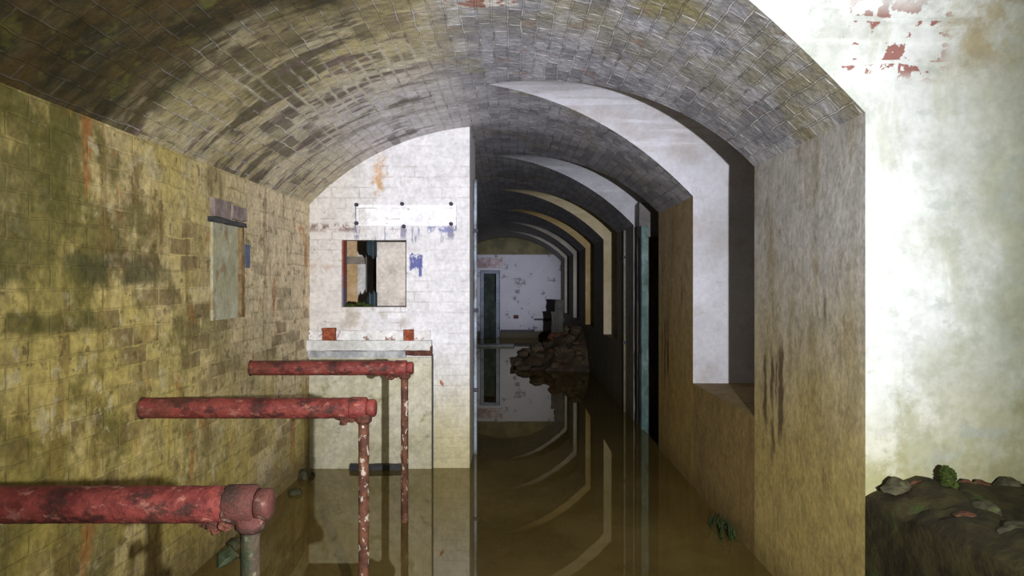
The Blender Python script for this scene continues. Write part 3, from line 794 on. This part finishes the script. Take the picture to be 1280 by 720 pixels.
SP = [(1.41, 2.64, .045, STONE, 'dark mossy stone at the corner of the pier on the earth bank'),
      (1.50, 2.66, .028, BRICKB, 'small brown brick bit between the pier corner and the moss clump'),
      (1.68, 2.66, .034, BRICKB, 'red brick bit just right of the moss clump'),
      (1.75, 2.67, .030, BRICKB, 'red brick bit halfway from the moss clump to the right edge'),
      (1.83, 2.66, .042, STONE, 'grey mossy stone at the wall foot near the right edge'),
      (1.55, 2.35, .045, STONE, 'pale mossy stone on the ridge of the bank, in front of the moss clump'),
      (1.49, 2.12, .050, STONE, 'larger pale stone low on the ridge of the bank at lower right'),
      (1.44, 2.30, .034, BRICKB, 'broken brick at the edge of the bank above the dark face')]
for i, (x, y, s, m, lab) in enumerate(SP):
    bm = BM(); z = .745 + s * .35; lump(bm, (x, y, z), (s * 1.2, s, s * .7), 200 + i, 3, .25)
    single('stone', bm, m, (x, y, z - s * .4), lab, 'stone', 'stones on the earth bank')

# stones at the foot of the left wall, weeds at the foot of the low wall
for i, (x, y, s, lab) in enumerate(((-1.60, 5.60, .07, 'dark stone in the corner where the left wall meets the white wall'),
                                    (-1.55, 5.15, .05, 'dark stone at the waterline of the left wall behind the farthest red rail'),
                                    (-1.57, 4.1, .05, 'dark stone at the waterline of the left wall beneath the red rails'))):
    bm = BM(); lump(bm, (x, y, .01), (s, s * 1.2, s * .8), 520 + i, 3, .3)
    single('stone', bm, STONE, (x, y, 0), lab, 'stone', 'stones at the left waterline')
bm = BM(); rnd = random.Random(77)
for i in range(46):
    x, y = 1.30 + rnd.uniform(-.08, .03), 4.35 + rnd.uniform(-.16, .16); a = rnd.uniform(0, 2 * PI); L = rnd.uniform(.04, .10); lean = rnd.uniform(.1, .6)
    d = Vector((math.cos(a), math.sin(a), 0)); s = d.cross(Vector((0, 0, 1))) * .008
    b = Vector((min(x, 1.31), y, -.01)); m = b + d * L * lean * .4 + Vector((0, 0, L * .6)); e = b + d * L * lean + Vector((0, 0, L))
    e.x = min(e.x, 1.33); m.x = min(m.x, 1.33)
    v = [bm.verts.new(q) for q in (b - s * .6, b + s * .6, m + s, m - s, e)]
    bm.faces.new(v[:4]); bm.faces.new((v[3], v[2], v[4]))
single('weed', bm, WEED, (1.28, 4.35, 0), 'dark weed growing from the water at the foot of the right wall', 'weed')

# ------------------------------------------------------------------ light: the torch held to the right of the camera
def spot(name, loc, aim, power, half, blend, col=(1, 1, 1), rad=.02):
    l = bpy.data.lights.new(name, 'SPOT'); l.energy = power; l.spot_size = 2 * math.radians(half); l.spot_blend = blend
    l.color = col; l.shadow_soft_size = rad
    o = bpy.data.objects.new(name, l); C.objects.link(o); o.location = loc
    o.rotation_euler = (Vector(aim) - Vector(loc)).to_track_quat('-Z', 'Y').to_euler(); return o
T = (.56, -.05, 1.47)
COOL = (.93, .96, 1.0)
spot('torch_spill', T, (.15, 3, 1.55), 800, 47, 1.0, (.97, .97, .95))
spot('torch_beam', T, (-.30, 5.8, 1.95), 800, 21, 1.0, (.86, .88, 1.0))
spot('torch_core', T, (.05, 20, 1.5), 5400, 5.5, 1.0, (.88, .90, 1.0))
l = bpy.data.lights.new('camera_fill', 'POINT'); l.energy = 9; l.color = (1.0, .92, .70); l.shadow_soft_size = .05  # added fill at the camera to lift shadows, not a real lamp
o = bpy.data.objects.new('camera_fill', l); C.objects.link(o); o.location = (.02, -.05, 1.56)

w = bpy.data.worlds.new('World'); sc.world = w; w.use_nodes = True
w.node_tree.nodes['Background'].inputs[0].default_value = (0, 0, 0, 1)

cam = bpy.data.cameras.new('Camera'); co = bpy.data.objects.new('Camera', cam); C.objects.link(co)
co.location = (0, 0, 1.5); co.rotation_euler = (PI / 2, 0, 0)
cam.sensor_width = 36; cam.lens = 900 / 1280 * 36; cam.shift_y = (360 - 355) / 1280 * -1
cam.clip_start = .02; cam.clip_end = 60
sc.camera = co
sc.view_settings.view_transform = 'Standard'; sc.view_settings.look = 'None'
sc.view_settings.exposure = 0; sc.view_settings.gamma = 1; sc.view_settings.use_curve_mapping = False
